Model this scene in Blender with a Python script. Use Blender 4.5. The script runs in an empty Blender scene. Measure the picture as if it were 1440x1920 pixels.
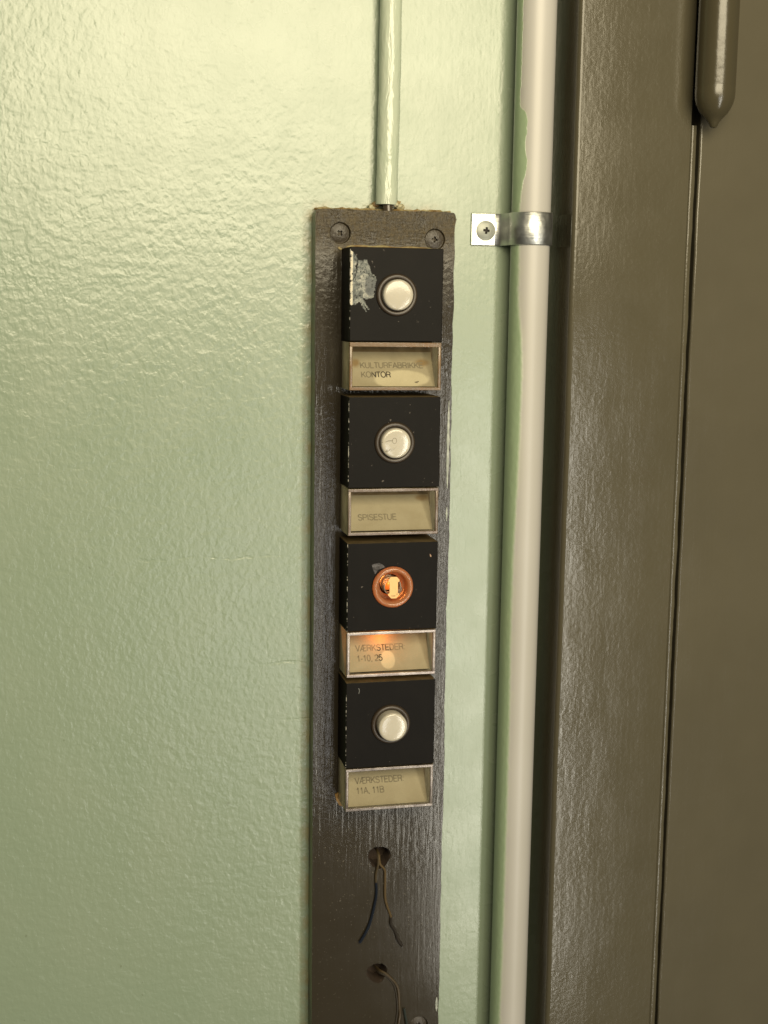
import bpy, bmesh, math, random
from mathutils import Matrix, Vector

# ------------------------------------------------------------------ camera, world, lamps, exposure
S = bpy.context.scene
C = S.collection
cam_data = bpy.data.cameras.new('camera')
cam = bpy.data.objects.new('camera', cam_data); C.objects.link(cam)
RT = Vector((0.97540, 0.22008, 0.01314)); UP = Vector((0.02087, -0.15152, 0.98823)); BK = Vector((-0.21948, -0.96364, 0.15239))
# columns: camera x (right), camera y (up), camera z (backwards); world x right, y into the wall, z up
right = Vector((0.9753938, 0.2200775 * -1, 0.0131445)); up = Vector((0.0208708, 0.1515244, 0.9882331)); fwd = Vector((0.2194796, 0.9636422, -0.1523892))
fwd.normalize(); right = (right - fwd * right.dot(fwd)).normalized(); up = right.cross(fwd)
m = Matrix.Identity(4)
for r in range(3):
    m[r][0] = right[r]; m[r][1] = up[r]; m[r][2] = -fwd[r]; m[r][3] = (0, -0.81298, 0)[r]
cam.matrix_world = m
cam_data.sensor_fit = 'HORIZONTAL'; cam_data.sensor_width = 36.0; cam_data.lens = 36.0 * 2486.48 / 1440
cam_data.clip_start = 0.01; cam_data.clip_end = 50
cam_data.dof.use_dof = True; cam_data.dof.focus_distance = 0.82; cam_data.dof.aperture_fstop = 11
S.camera = cam

W = bpy.data.worlds.new('World'); S.world = W; W.use_nodes = True
bg = W.node_tree.nodes['Background']
bg.inputs[0].default_value = (1.0, 0.95, 0.86, 1); bg.inputs[1].default_value = 0.095

def area_lamp(name, loc, sx, sy, power, col, target=None):
    L = bpy.data.lights.new(name, 'AREA'); L.shape = 'RECTANGLE'; L.size = sx; L.size_y = sy; L.energy = power; L.color = col
    o = bpy.data.objects.new(name, L); C.objects.link(o); o.location = loc
    d = Vector(target) - Vector(loc) if target else Vector((0, 1, 0))
    o.rotation_euler = d.to_track_quat('-Z', 'Y').to_euler()
    return o
# large bright opening above eye height; low glazed pane to the right; added strip fill
area_lamp('upper_opening', (0.275, -1.3, 0.475), 0.94, 0.79, 31.5, (1.0, 0.875, 0.61))
area_lamp('door_pane_light', (0.55, -3.0, -0.92), 0.27, 1.0, 6, (0.97, 0.97, 0.95))
area_lamp('strip_fill_light', (0.738, -1.5, -0.68), 0.155, 1.20, 10.2, (1.0, 0.95, 0.82))  # added narrow lamp, brightens the wall strip between board and pipe

S.view_settings.view_transform = 'Standard'; S.view_settings.look = 'None'; S.view_settings.exposure = 0; S.view_settings.gamma = 1
S.render.engine = 'CYCLES'
S.cycles.use_denoising = True
S.cycles.max_bounces = 10; S.cycles.transparent_max_bounces = 16; S.cycles.caustics_reflective = False; S.cycles.caustics_refractive = False
S.cycles.sample_clamp_indirect = 4

random.seed(7)
MM = 0.001
# ------------------------------------------------------------------ helpers
def link(name, me, mats, parent=None, loc=None):
    o = bpy.data.objects.new(name, me); C.objects.link(o)
    if mats is not None and len(me.materials) == 0:
        for x in (mats if isinstance(mats, (list, tuple)) else [mats]): me.materials.append(x)
    if parent: o.parent = parent
    if loc: o.location = loc
    return o
def flat_faces(me):
    for p in me.polygons:
        if p.area > 4e-5 and max(abs(c) for c in p.normal) > .9995: p.use_smooth = False
def from_bm(name, bm, mats, parent=None, loc=None, smooth=True, angle=40, recalc=True):
    if recalc: bmesh.ops.recalc_face_normals(bm, faces=bm.faces[:])
    me = bpy.data.meshes.new(name); bm.to_mesh(me); bm.free()
    if smooth:
        for p in me.polygons: p.use_smooth = True
        me.set_sharp_from_angle(angle=math.radians(angle)); flat_faces(me)
    return link(name, me, mats, parent, loc)
def thing(name, label, cat, loc=(0, 0, 0), group=None):
    o = bpy.data.objects.new(name, None); o.empty_display_size = 0.02; C.objects.link(o); o.location = loc
    return tag(o, label, cat, group)
def tag(o, label, cat, group=None):
    o['label'] = label; o['category'] = cat
    if group: o['group'] = group
    return o
def box(bm, x0, x1, y0, y1, z0, z1, bev=0.0, seg=3, mi=0):
    mtx = Matrix.Translation(((x0 + x1) / 2, (y0 + y1) / 2, (z0 + z1) / 2)) @ Matrix.Diagonal((x1 - x0, y1 - y0, z1 - z0, 1))
    r = bmesh.ops.create_cube(bm, size=1, matrix=mtx)
    if bev:
        es = list({e for v in r['verts'] for e in v.link_edges})
        bmesh.ops.bevel(bm, geom=es, offset=bev, segments=seg, affect='EDGES', profile=0.5)
def lathe(bm, prof, n=64, cx=0, cz=0, closed=True):
    """revolve (radius, y) profile round the local y axis"""
    rings = []
    for r, y in prof:
        if r < 1e-7: rings.append([bm.verts.new((cx, y, cz))])
        else: rings.append([bm.verts.new((cx + r * math.cos(2 * math.pi * i / n), y, cz + r * math.sin(2 * math.pi * i / n))) for i in range(n)])
    for a, b in zip(rings, rings[1:]):
        for i in range(n):
            j = (i + 1) % n
            if len(a) == 1: bm.faces.new((a[0], b[j], b[i]))
            elif len(b) == 1: bm.faces.new((a[i], a[j], b[0]))
            else: bm.faces.new((a[i], a[j], b[j], b[i]))
def lathe_z(bm, prof, n=48, cx=0, cy=0):
    rings = []
    for r, z in prof:
        if r < 1e-7: rings.append([bm.verts.new((cx, cy, z))])
        else: rings.append([bm.verts.new((cx + r * math.cos(2 * math.pi * i / n), cy + r * math.sin(2 * math.pi * i / n), z)) for i in range(n)])
    for a, b in zip(rings, rings[1:]):
        for i in range(n):
            j = (i + 1) % n
            if len(a) == 1: bm.faces.new((a[0], b[j], b[i]))
            elif len(b) == 1: bm.faces.new((a[i], a[j], b[0]))
            else: bm.faces.new((a[i], a[j], b[j], b[i]))
def smooth_path(pts, sub=5):
    P = [Vector(p) for p in pts]; out = []
    for i in range(len(P) - 1):
        p0 = P[max(i - 1, 0)]; p1 = P[i]; p2 = P[i + 1]; p3 = P[min(i + 2, len(P) - 1)]
        for k in range(sub):
            t = k / sub
            out.append(0.5 * ((2 * p1) + (p2 - p0) * t + (2 * p0 - 5 * p1 + 4 * p2 - p3) * t * t + (3 * p1 - p0 - 3 * p2 + p3) * t ** 3))
    out.append(P[-1]); return out
def tube(bm, pts, rad, n=10, cap=True):
    """rad: number or function of (i / count)"""
    rings = []; N = len(pts)
    prev = None
    for i, p in enumerate(pts):
        d = (pts[min(i + 1, N - 1)] - pts[max(i - 1, 0)]).normalized()
        a = prev if prev is not None else (Vector((1, 0, 0)) if abs(d.x) < .8 else Vector((0, 0, 1)))
        u = (a - d * a.dot(d)).normalized(); v = d.cross(u); prev = u
        r = rad(i / (N - 1)) if callable(rad) else rad
        rings.append([bm.verts.new(p + (u * math.cos(2 * math.pi * k / n) + v * math.sin(2 * math.pi * k / n)) * r) for k in range(n)])
    for a, b in zip(rings, rings[1:]):
        for k in range(n): bm.faces.new((a[k], a[(k + 1) % n], b[(k + 1) % n], b[k]))
    if cap: bm.faces.new(rings[0]); bm.faces.new(rings[-1])
def boolean(o, cutters, op='DIFFERENCE'):
    for c in cutters:
        md = o.modifiers.new('cut', 'BOOLEAN'); md.object = c; md.operation = op; md.solver = 'EXACT'
    bpy.context.view_layer.update()
    me = bpy.data.meshes.new_from_object(o.evaluated_get(bpy.context.evaluated_depsgraph_get()))
    old = o.data; o.modifiers.clear(); o.data = me; me.name = old.name
    for c in cutters: bpy.data.objects.remove(c)
    for p in me.polygons: p.use_smooth = True
    me.set_sharp_from_angle(angle=math.radians(35)); flat_faces(me)
    return o
def slab(bm, outline, y0, y1):
    """prism from an (x, z) outline between y0 (front, smaller) and y1 (back)"""
    f = [bm.verts.new((x, y0, z)) for x, z in outline]; b = [bm.verts.new((x, y1, z)) for x, z in outline]
    bm.faces.new(f); bm.faces.new(list(reversed(b)))
    n = len(f)
    for i in range(n): bm.faces.new((f[i], b[i], b[(i + 1) % n], f[(i + 1) % n]))

# ------------------------------------------------------------------ node helper
class NT:
    def __init__(s, name):
        s.mat = bpy.data.materials.new(name); s.mat.use_nodes = True; s.t = s.mat.node_tree
        s.p = s.t.nodes['Principled BSDF']; s.out = s.t.nodes['Material Output']
        s.tc = s.t.nodes.new('ShaderNodeTexCoord'); s.obj = s.tc.outputs['Object']
    def put(s, sock, v):
        if hasattr(v, 'is_linked') or isinstance(v, bpy.types.NodeSocket): s.t.links.new(v, sock)
        else:
            if isinstance(v, tuple) and len(v) == 3 and sock.type == 'RGBA': v = v + (1,)
            sock.default_value = v
    def set(s, **k):
        for a, v in k.items(): s.put(s.p.inputs[a.replace('_', ' ')], v)
        return s
    def mapping(s, scale=(1, 1, 1), loc=(0, 0, 0), src=None):
        n = s.t.nodes.new('ShaderNodeMapping'); n.inputs['Scale'].default_value = scale; n.inputs['Location'].default_value = loc
        s.t.links.new(src or s.obj, n.inputs[0]); return n.outputs[0]
    def noise(s, scale, detail=3, rough=.55, dist=0, vec=None, out=0):
        n = s.t.nodes.new('ShaderNodeTexNoise'); n.inputs['Scale'].default_value = scale; n.inputs['Detail'].default_value = detail
        n.inputs['Roughness'].default_value = rough; n.inputs['Distortion'].default_value = dist
        s.t.links.new(vec or s.obj, n.inputs['Vector']); return n.outputs[out]
    def ramp(s, f, *stops):
        n = s.t.nodes.new('ShaderNodeValToRGB'); e = n.color_ramp.elements
        while len(e) < len(stops): e.new(.5)
        for el, (p, c) in zip(e, stops):
            el.position = p; el.color = (c, c, c, 1) if not isinstance(c, tuple) else c + (1,)
        s.put(n.inputs[0], f); return n.outputs[0]
    def math(s, op, a, b=0.0, c=None, clamp=False):
        n = s.t.nodes.new('ShaderNodeMath'); n.operation = op; n.use_clamp = clamp
        s.put(n.inputs[0], a); s.put(n.inputs[1], b)
        if c is not None: s.put(n.inputs[2], c)
        return n.outputs[0]
    def mix(s, f, a, b):
        n = s.t.nodes.new('ShaderNodeMix'); n.data_type = 'RGBA'
        s.put(n.inputs[0], f); s.put(n.inputs[6], a); s.put(n.inputs[7], b); return n.outputs[2]
    def maprange(s, v, a, b, c=0.0, d=1.0, smooth=True):
        n = s.t.nodes.new('ShaderNodeMapRange'); n.interpolation_type = 'SMOOTHSTEP' if smooth else 'LINEAR'
        s.put(n.inputs[0], v)
        for i, x in zip((1, 2, 3, 4), (a, b, c, d)): s.put(n.inputs[i], x)
        return n.outputs[0]
    def xyz(s, src=None):
        n = s.t.nodes.new('ShaderNodeSeparateXYZ'); s.t.links.new(src or s.obj, n.inputs[0]); return n.outputs
    def normal(s):
        g = s.t.nodes.new('ShaderNodeNewGeometry'); return s.xyz(g.outputs['Normal'])
    def bump(s, h, dist, strength=1.0, prev=None):
        n = s.t.nodes.new('ShaderNodeBump'); n.inputs['Distance'].default_value = dist; n.inputs['Strength'].default_value = strength
        s.put(n.inputs['Height'], h)
        if prev: s.t.links.new(prev, n.inputs['Normal'])
        return n.outputs[0]
    def dist2(s, cx, cy, rx, ry):
        x, y, z = s.xyz()
        a = s.math('MULTIPLY', s.math('SUBTRACT', x, cx), 1 / rx); b = s.math('MULTIPLY', s.math('SUBTRACT', y, cy), 1 / ry)
        return s.math('SQRT', s.math('ADD', s.math('MULTIPLY', a, a), s.math('MULTIPLY', b, b)))
    def rand_vec(s):
        i = s.t.nodes.new('ShaderNodeObjectInfo'); v = s.t.nodes.new('ShaderNodeVectorMath'); v.operation = 'MULTIPLY_ADD'
        s.t.links.new(i.outputs['Random'], v.inputs[0]); v.inputs[1].default_value = (3.1, 7.3, 5.7); s.t.links.new(s.obj, v.inputs[2])
        return v.outputs[0]

def plain(name, col, rough=.5, metal=0.0, spec=.5, bump=None):
    n = NT(name); n.set(Base_Color=col, Roughness=rough, Metallic=metal, Specular_IOR_Level=spec)
    if bump: n.set(Normal=n.bump(n.noise(bump[0], 3), bump[1]))
    return n.mat

# ------------------------------------------------------------------ materials
GREEN = (0.204, 0.256, 0.181)
def m_wall():
    n = NT('mint_gloss_paint')
    x, y, z = n.xyz()
    a = n.noise(300, 2, .5, .3, n.mapping((1, 1, .72)))
    b = n.noise(120, 2, .5, .5, n.mapping((1, 1, 1.3)))
    brush = n.noise(300, 3, .6, .4, n.mapping((1.0, 1, .13)))
    near = n.maprange(x, .085, .150)
    h = n.math('ADD', n.math('MULTIPLY', a, n.maprange(x, .10, .24, 1.4, .45)), n.math('MULTIPLY', b, n.maprange(x, .10, .22, 1.35, .35)))
    h = n.math('ADD', h, n.math('MULTIPLY', n.math('MULTIPLY', brush, near), .35))
    h = n.math('ADD', h, n.math('MULTIPLY', n.noise(9, 2), 2.5))
    for cz_, cx0, cx1, amp in ((-.155, .015, .125, 1.0), (-.2245, .098, .139, 1.4), (-.262, .105, .139, .9), (-.318, .118, .139, 1.0)):
        wob = n.math('MULTIPLY_ADD', n.noise(38, 4, .6), .010, -.005 - cz_)
        line = n.math('MULTIPLY', n.maprange(n.math('ABSOLUTE', n.math('ADD', z, wob)), .0002, .0011, 1.0, 0.0), n.math('MULTIPLY', n.maprange(x, cx0, cx0 + .03), n.maprange(x, cx1, cx1 + .008, 1.0, 0.0)))
        h = n.math('SUBTRACT', h, n.math('MULTIPLY', n.math('MULTIPLY', line, n.ramp(n.noise(70, 3), (.4, .15), (.6, 1.0))), 0.7 * amp))
    speck = n.ramp(n.noise(230, 1, .4, 0, n.mapping((1, 1, 1))), (.0, 1.0), (.205, 1.0), (.225, 0.0), (1, 0.0))
    col = n.mix(n.ramp(n.noise(14, 3), (.35, 0.0), (.7, 1.0)), GREEN, (0.216, 0.263, 0.188))
    col = n.mix(n.math('MULTIPLY', speck, .35), col, (.10, .11, .06))
    # grubby brown line where the paint meets the board
    e = n.math('MULTIPLY', n.maprange(n.math('ADD', x, n.math('MULTIPLY', n.noise(120, 3), .0012)), .1366, .1378), n.maprange(z, .0585, .063, 1.0, 0.0))
    g = n.math('MULTIPLY', n.math('MULTIPLY', n.maprange(z, .0570, .0660, 1.0, 0.0), n.math('MULTIPLY', n.maprange(x, .128, .14), n.maprange(x, .215, .228, 1.0, 0.0))), n.ramp(n.noise(90, 3), (.42, 0.0), (.62, 1.0)))
    col = n.mix(n.math('MULTIPLY', g, .55), col, (.24, .16, .05))
    n.set(Base_Color=col, Roughness=n.ramp(n.noise(30, 3), (.3, .24), (.7, .31)), IOR=1.57, Normal=n.bump(h, .00021))
    return n.mat
def paint_olive(name, base, gloss, graindist, dusty=False, sx=420, sz=26, pebble=.4, spec=.5):
    n = NT(name)
    x, y, z = n.xyz()
    grain = n.noise(1, 4, .62, .35, n.mapping((sx, sx, sz)))
    peb = n.noise(300, 2, .5, .4)
    h = n.math('ADD', n.math('ADD', grain, n.math('MULTIPLY', peb, pebble)), n.math('MULTIPLY', n.noise(26, 2, .5, 0, n.mapping((1, 1, .4))), 1.0 if dusty else 9.0))
    if dusty: h = n.math('MULTIPLY', h, n.maprange(n.math('ADD', z, n.math('MULTIPLY', n.noise(30, 3), .04)), -.37, -.27, .16, 1.0))
    big = n.noise(12, 3, .6)
    col = n.mix(n.ramp(big, (.3, 0.0), (.75, 1.0)), base, tuple(c * 1.16 for c in base))
    rough = n.ramp(n.noise(40, 4), (.3, gloss), (.75, gloss + .05))
    if dusty:
        weave = n.math('MULTIPLY', n.noise(1, 3, .7, 0, n.mapping((700, 1, 150))), n.noise(1, 3, .7, 0, n.mapping((160, 1, 620))))
        top = n.math('MULTIPLY', n.maprange(n.math('ADD', z, n.math('MULTIPLY', n.noise(55, 3), .012)), .030, .046), n.ramp(n.noise(75, 5, .65), (.34, .15), (.66, 1.0)))
        col = n.mix(n.math('MULTIPLY', top, .85), col, n.mix(n.ramp(weave, (.15, 0.0), (.38, 1.0)), (.034, .025, .011), (.120, .090, .042)))
        h = n.math('ADD', h, n.math('MULTIPLY', n.math('MULTIPLY', weave, n.maprange(z, .032, .046)), 7.0))
        # pale paint flecks knocked off by a brush
        fl = n.ramp(n.noise(900, 1, .4), (.73, 0.0), (.77, 1.0))
        fl = n.math('MULTIPLY', fl, n.math('MULTIPLY', n.maprange(z, -.47, -.33, .25, 1.0), n.maprange(z, -.34, -.29, 1.0, .05)))
        col = n.mix(n.math('MULTIPLY', fl, .5), col, (.22, .2, .16))
        rough = n.math('ADD', rough, n.math('MULTIPLY', top, .3))
    n.set(Base_Color=col, Roughness=rough, IOR=1.5, Specular_IOR_Level=spec, Normal=n.bump(h, graindist))
    return n.mat
def m_board_side():
    n = NT('board_side_paint')
    f = n.ramp(n.noise(60, 4, .6, .3, n.mapping((1, 1, .35))), (.36, 0.0), (.52, 1.0))
    n.set(Base_Color=n.mix(f, (.03, .026, .012), (.10, .125, .05)), Roughness=.4, Normal=n.bump(n.noise(260, 3), .0005)); return n.mat
def m_housing():
    n = NT('black_bell_plastic')
    x, y, z = n.xyz(); nx, ny, nz = n.normal()
    rv = n.rand_vec()
    edge = n.math('MULTIPLY', n.maprange(n.math('ABSOLUTE', n.math('ADD', x, n.math('MULTIPLY_ADD', n.noise(600, 2), .0005, .0279))), .00012, .00026, 1.0, 0.0), n.maprange(y, -.0252, -.0256, 0.0, 1.0))
    brk = n.ramp(n.noise(1, 4, .7, 0, n.mapping((60, 60, 320), src=rv)), (.52, 0.0), (.57, 1.0))
    w = n.math('MULTIPLY', edge, brk)
    smear = n.ramp(n.noise(70, 5, .65, .5, n.mapping((1, 1, .6), src=rv)), (.45, 0.0), (.8, 1.0))
    col = n.mix(n.math('MULTIPLY', smear, .35), (.0038, .0030, .0021), (.009, .0072, .0054))
    dust = n.math('MULTIPLY', n.maprange(nz, .6, .9), n.ramp(n.noise(160, 4, .6), (.25, .55), (.7, 1.0)))
    col = n.mix(dust, col, (.12, .085, .04))
    fleck = n.ramp(n.noise(420, 2, .5, 0, rv), (.735, 0.0), (.755, 1.0))
    col = n.mix(n.math('MULTIPLY', fleck, .4), col, (.22, .19, .16))
    col = n.mix(w, col, (.50, .47, .42))
    n.set(Base_Color=col, Roughness=n.math('ADD', n.math('MULTIPLY', dust, .4), .52), Specular_IOR_Level=.10, Normal=n.bump(n.noise(1500, 2), .00006)); return n.mat
def m_cap():
    n = NT('cream_button_plastic')
    rv = n.rand_vec()
    d = n.ramp(n.noise(90, 4, .6, .4, rv), (.55, 0.0), (.8, 1.0))
    s = n.ramp(n.noise(500, 2, .5, 0, rv), (.74, 0.0), (.77, 1.0))
    col = n.mix(n.math('MULTIPLY', d, .25), (.415, .385, .315), (.36, .325, .25)); col = n.mix(n.math('MULTIPLY', s, .5), col, (.3, .24, .14))
    n.set(Base_Color=col, Roughness=.14, IOR=1.5, Subsurface_Weight=.08, Subsurface_Radius=(.002, .0014, .0008), Subsurface_Scale=1.0); return n.mat
def m_pane(name, tint, rough=.06, h0=.02, h1=.16, hc=(.28, .22, .13), trans=False, ior=1.49):
    n = NT(name)
    tr = n.t.nodes.new('ShaderNodeBsdfTransparent'); gl = n.t.nodes.new('ShaderNodeBsdfGlossy'); mx = n.t.nodes.new('ShaderNodeMixShader')
    lw = n.t.nodes.new('ShaderNodeLayerWeight'); f0 = ((ior - 1) / (ior + 1)) ** 2
    fres = n.math('MULTIPLY_ADD', n.math('POWER', lw.outputs['Facing'], 5.0), 1 - f0, f0)
    df = n.t.nodes.new('ShaderNodeBsdfTranslucent' if trans else 'ShaderNodeBsdfDiffuse'); df.inputs[0].default_value = hc + (1,); m2 = n.t.nodes.new('ShaderNodeMixShader')
    body = df.outputs[0]
    if trans:
        d2 = n.t.nodes.new('ShaderNodeBsdfDiffuse'); d2.inputs[0].default_value = hc + (1,); m3 = n.t.nodes.new('ShaderNodeMixShader'); m3.inputs[0].default_value = .5
        n.put(m3.inputs[1], df.outputs[0]); n.put(m3.inputs[2], d2.outputs[0]); body = m3.outputs[0]
    tr.inputs[0].default_value = tint + (1,); gl.inputs['Roughness'].default_value = rough
    haze = n.ramp(n.noise(150, 4, .6, .5, n.rand_vec()), (.4, h0), (.8, h1))
    n.put(m2.inputs[0], haze); n.put(m2.inputs[1], tr.outputs[0]); n.put(m2.inputs[2], body)
    n.put(mx.inputs[0], fres); n.put(mx.inputs[1], m2.outputs[0]); n.put(mx.inputs[2], gl.outputs[0])
    n.put(n.out.inputs[0], mx.outputs[0]); return n.mat
def m_rim(name, a, b, metal):
    n = NT(name)
    f = n.ramp(n.noise(75, 3, .6, .4, n.rand_vec()), (.35, 0.0), (.65, 1.0))
    n.set(Base_Color=n.mix(f, a, b), Roughness=.24, Metallic=metal, IOR=1.5, Normal=n.bump(n.noise(400, 2), .0001)); return n.mat
PAPER = (.315, .286, .213)
def stain_mask(n, blob):
    """clean patch on the yellowed card, in card coordinates (mm)"""
    if not blob: return 0.0
    cx, cy, rx, ry, soft = blob
    d = n.math('ADD', n.dist2(cx * MM, cy * MM, rx * MM, ry * MM), n.math('MULTIPLY', n.math('SUBTRACT', n.noise(90, 3), .5), soft))
    return n.maprange(d, .86, 1.08, 1.0, 0.0)
def m_card(name, blob, browns):
    n = NT(name)
    col = n.mix(n.ramp(n.noise(60, 4, .6, .6, n.rand_vec()), (.35, 0.0), (.75, 1.0)), PAPER, (.268, .238, .168))
    for bx, by, rx, ry in browns:
        d = n.math('ADD', n.dist2(bx * MM, by * MM, rx * MM, ry * MM), n.math('MULTIPLY', n.noise(160, 3), .6))
        col = n.mix(n.maprange(d, .6, 1.5, .75, 0.0), col, (.17, .10, .03))
    if blob: col = n.mix(stain_mask(n, blob), col, (.48, .44, .325))
    n.set(Base_Color=col, Roughness=.6, Specular_IOR_Level=.25); return n.mat
def m_ink(name, blob, faint, extra=None):
    n = NT(name)
    k = n.math('ADD', faint, n.math('MULTIPLY', n.math('SUBTRACT', n.noise(130, 3), .5), .35))
    if blob: k = n.math('MAXIMUM', k, n.math('MULTIPLY', stain_mask(n, blob), .95))
    if extra: k = n.math('MAXIMUM', k, n.math('MULTIPLY', stain_mask(n, extra), .9))
    n.set(Base_Color=n.mix(k, PAPER, (.045, .04, .032)), Roughness=.7, Specular_IOR_Level=.1); return n.mat
def m_pipe():
    n = NT('cream_conduit_with_green_overpaint')
    x, y, z = n.xyz()
    fc = n.t.nodes.new('ShaderNodeFloatCurve'); cv = fc.mapping.curves[0]
    P = [(-.48, 264.2), (-.28, 264.8), (-.17, 264.3), (-.107, 265.4), (-.04, 266.1), (-.018, 265.3), (.01, 263.2), (.042, 263.0), (.058, 262.8), (.072, 263.4), (.083, 265.2), (.09, 265.6), (.097, 264.4), (.111, 265.3), (.118, 264.0), (.124, 261.6), (.137, 261.9), (.183, 261.8)]
    while len(cv.points) < len(P): cv.points.new(.5, .5)
    for pt, (a, b) in zip(cv.points, P): pt.location = ((a + .5) / .7, (b - 255) / 20); pt.handle_type = 'AUTO'
    fc.mapping.update()
    n.put(fc.inputs['Value'], n.maprange(z, -.5, .2, 0.0, 1.0, False))
    lim = n.math('MULTIPLY_ADD', fc.outputs[0], .020, .255 - .2725)
    lim = n.math('ADD', lim, n.math('MULTIPLY', n.math('SUBTRACT', n.noise(320, 3), .5), .0011))
    w_ = n.maprange(z, .03, .09, .0011, .0002)
    g = n.maprange(n.math('SUBTRACT', x, lim), n.math('MULTIPLY', w_, -1.0), w_, 1.0, 0.0)
    film = n.math('MULTIPLY', n.maprange(n.math('SUBTRACT', x, lim), 0.0, .004, .22, 0.0), n.ramp(n.noise(80, 4), (.4, 0.0), (.6, 1.0)))
    base = n.mix(n.ramp(n.noise(8, 3), (.3, 0.0), (.7, 1.0)), (.375, .362, .335), (.35, .337, .306))
    col = n.mix(film, base, (.42, .44, .31)); col = n.mix(g, col, (.245, .315, .195))
    n.set(Base_Color=col, Roughness=n.maprange(g, 0.0, 1.0, .42, .3), Normal=n.bump(n.math('ADD', n.math('MULTIPLY', g, .6), n.math('MULTIPLY', n.noise(220, 3), n.math('MULTIPLY_ADD', g, .8, .06))), .0004)); return n.mat
def m_zinc(name, rough=.16, col=(.60, .61, .58), metal=1.0):
    n = NT(name)
    w = n.noise(1, 3, .6, .2, n.mapping((30, 30, 260)))
    n.set(Base_Color=n.mix(n.ramp(n.noise(90, 3), (.4, 0.0), (.7, 1.0)), col, tuple(c * .78 for c in col)), Metallic=metal, Roughness=n.ramp(n.noise(140, 3), (.3, rough), (.7, rough + .12)), Normal=n.bump(n.math('ADD', w, n.math('MULTIPLY', n.noise(120, 2), 1.6)), .0003)); return n.mat
def m_sticker():
    n = NT('torn_sticker_paper')
    x, y, z = n.xyz()
    fib = n.noise(330, 6, .72, 1.2); big = n.noise(150, 3, .6, .6)
    left = n.maprange(n.math('ADD', x, n.math('MULTIPLY', fib, .0016)), -.0254, -.0262, 0.0, 1.0)
    flat = n.math('SUBTRACT', 1.0, n.maprange(n.math('ADD', n.math('SQRT', n.math('ADD', n.math('POWER', n.math('MULTIPLY', n.math('ADD', x, .0160), 1 / .0034), 2), n.math('POWER', n.math('MULTIPLY', n.math('SUBTRACT', z, .0045), 1 / .0056), 2))), n.math('MULTIPLY', fib, .4)), 1.0, 1.35))
    f = n.math('ADD', n.math('MULTIPLY', fib, .75), n.math('MULTIPLY', big, .45))
    f = n.math('ADD', f, n.math('MULTIPLY', left, .26))
    col = n.ramp(f, (.45, (.035, .035, .033)), (.58, (.13, .14, .13)), (.70, (.29, .29, .255)), (.84, (.58, .53, .41)))
    col = n.mix(n.math('MULTIPLY', flat, .8), col, (.10, .105, .105))
    n.set(Base_Color=col, Roughness=.75, Specular_IOR_Level=.2, Normal=n.bump(fib, .0003)); return n.mat
def m_amber():
    n = NT('amber_lit_plastic')
    tl = n.t.nodes.new('ShaderNodeBsdfTranslucent'); tl.inputs[0].default_value = (1.0, .52, .24, 1)
    mx = n.t.nodes.new('ShaderNodeMixShader'); mx.inputs[0].default_value = .5
    n.set(Base_Color=(.44, .215, .11), Roughness=.08, IOR=1.55, Coat_Weight=1.0, Coat_Roughness=.06)
    n.put(mx.inputs[1], n.p.outputs[0]); n.put(mx.inputs[2], tl.outputs[0]); n.put(n.out.inputs[0], mx.outputs[0]); return n.mat
def m_emit(name, col, st):
    n = NT(name); n.set(Base_Color=(.25, .05, .01), Emission_Color=col, Emission_Strength=st); return n.mat
def m_ochre():
    n = NT('cracked_paint_edge')
    n.set(Base_Color=n.mix(n.ramp(n.noise(170, 3), (.35, 0.0), (.6, 1.0)), (.30, .27, .14), (.19, .115, .04)), Roughness=.5, Normal=n.bump(n.noise(300, 3), .0006)); return n.mat

M_WALL = m_wall()
M_BOARD = paint_olive('board_olive_gloss', (.0258, .0212, .0140), .12, .00021, dusty=True, sx=400, sz=24, pebble=.5, spec=.30)
M_SIDE = m_board_side()
M_CASING = paint_olive('casing_olive_gloss', (.061, .0535, .0335), .13, .000042, sx=330, sz=40, pebble=1.5, spec=.34)
M_DOOR = paint_olive('door_olive_gloss', (.069, .061, .0405), .12, .00005, sx=420, sz=14, pebble=.8, spec=.36)
M_HINGE = plain('hinge_olive_gloss', (.047, .040, .022), .22, bump=(110, .00022))
M_HOUSE = m_housing(); M_CAP = m_cap()
M_RING = plain('smoked_ring_plastic', (.034, .024, .015), .40, bump=(300, .00004))
M_AMBER = m_amber()
M_PIPE = m_pipe(); M_ZINC = m_zinc('zinc_strap', .36, (.60, .61, .58)); M_ZSCREW = m_zinc('zinc_screw', .42, (.26, .27, .235), .35)
M_STICK = m_sticker(); M_OCHRE = m_ochre()
M_BSCREW = plain('overpainted_screw', (.032, .024, .014), .42, bump=(700, .0004))
M_SLOT_SHADE = plain('painted_slot_shade', (.012, .009, .006), .8)  # shade inside the screw slots, put into the colour
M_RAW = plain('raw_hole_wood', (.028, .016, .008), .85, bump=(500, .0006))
M_BRASS = plain('brass_contact', (.66, .40, .15), .45, .1, bump=(500, .0002))
M_SPRING = plain('spring_steel', (.16, .13, .09), .35, .8)

# ------------------------------------------------------------------ wall
bm = bmesh.new(); box(bm, -1.2, .3, 0, .12, -1.4, 1.2)
wall = from_bm('wall', bm, M_WALL, smooth=False)
tag(wall, 'mint green wall in lumpy gloss paint behind the bell board', 'wall')

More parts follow.
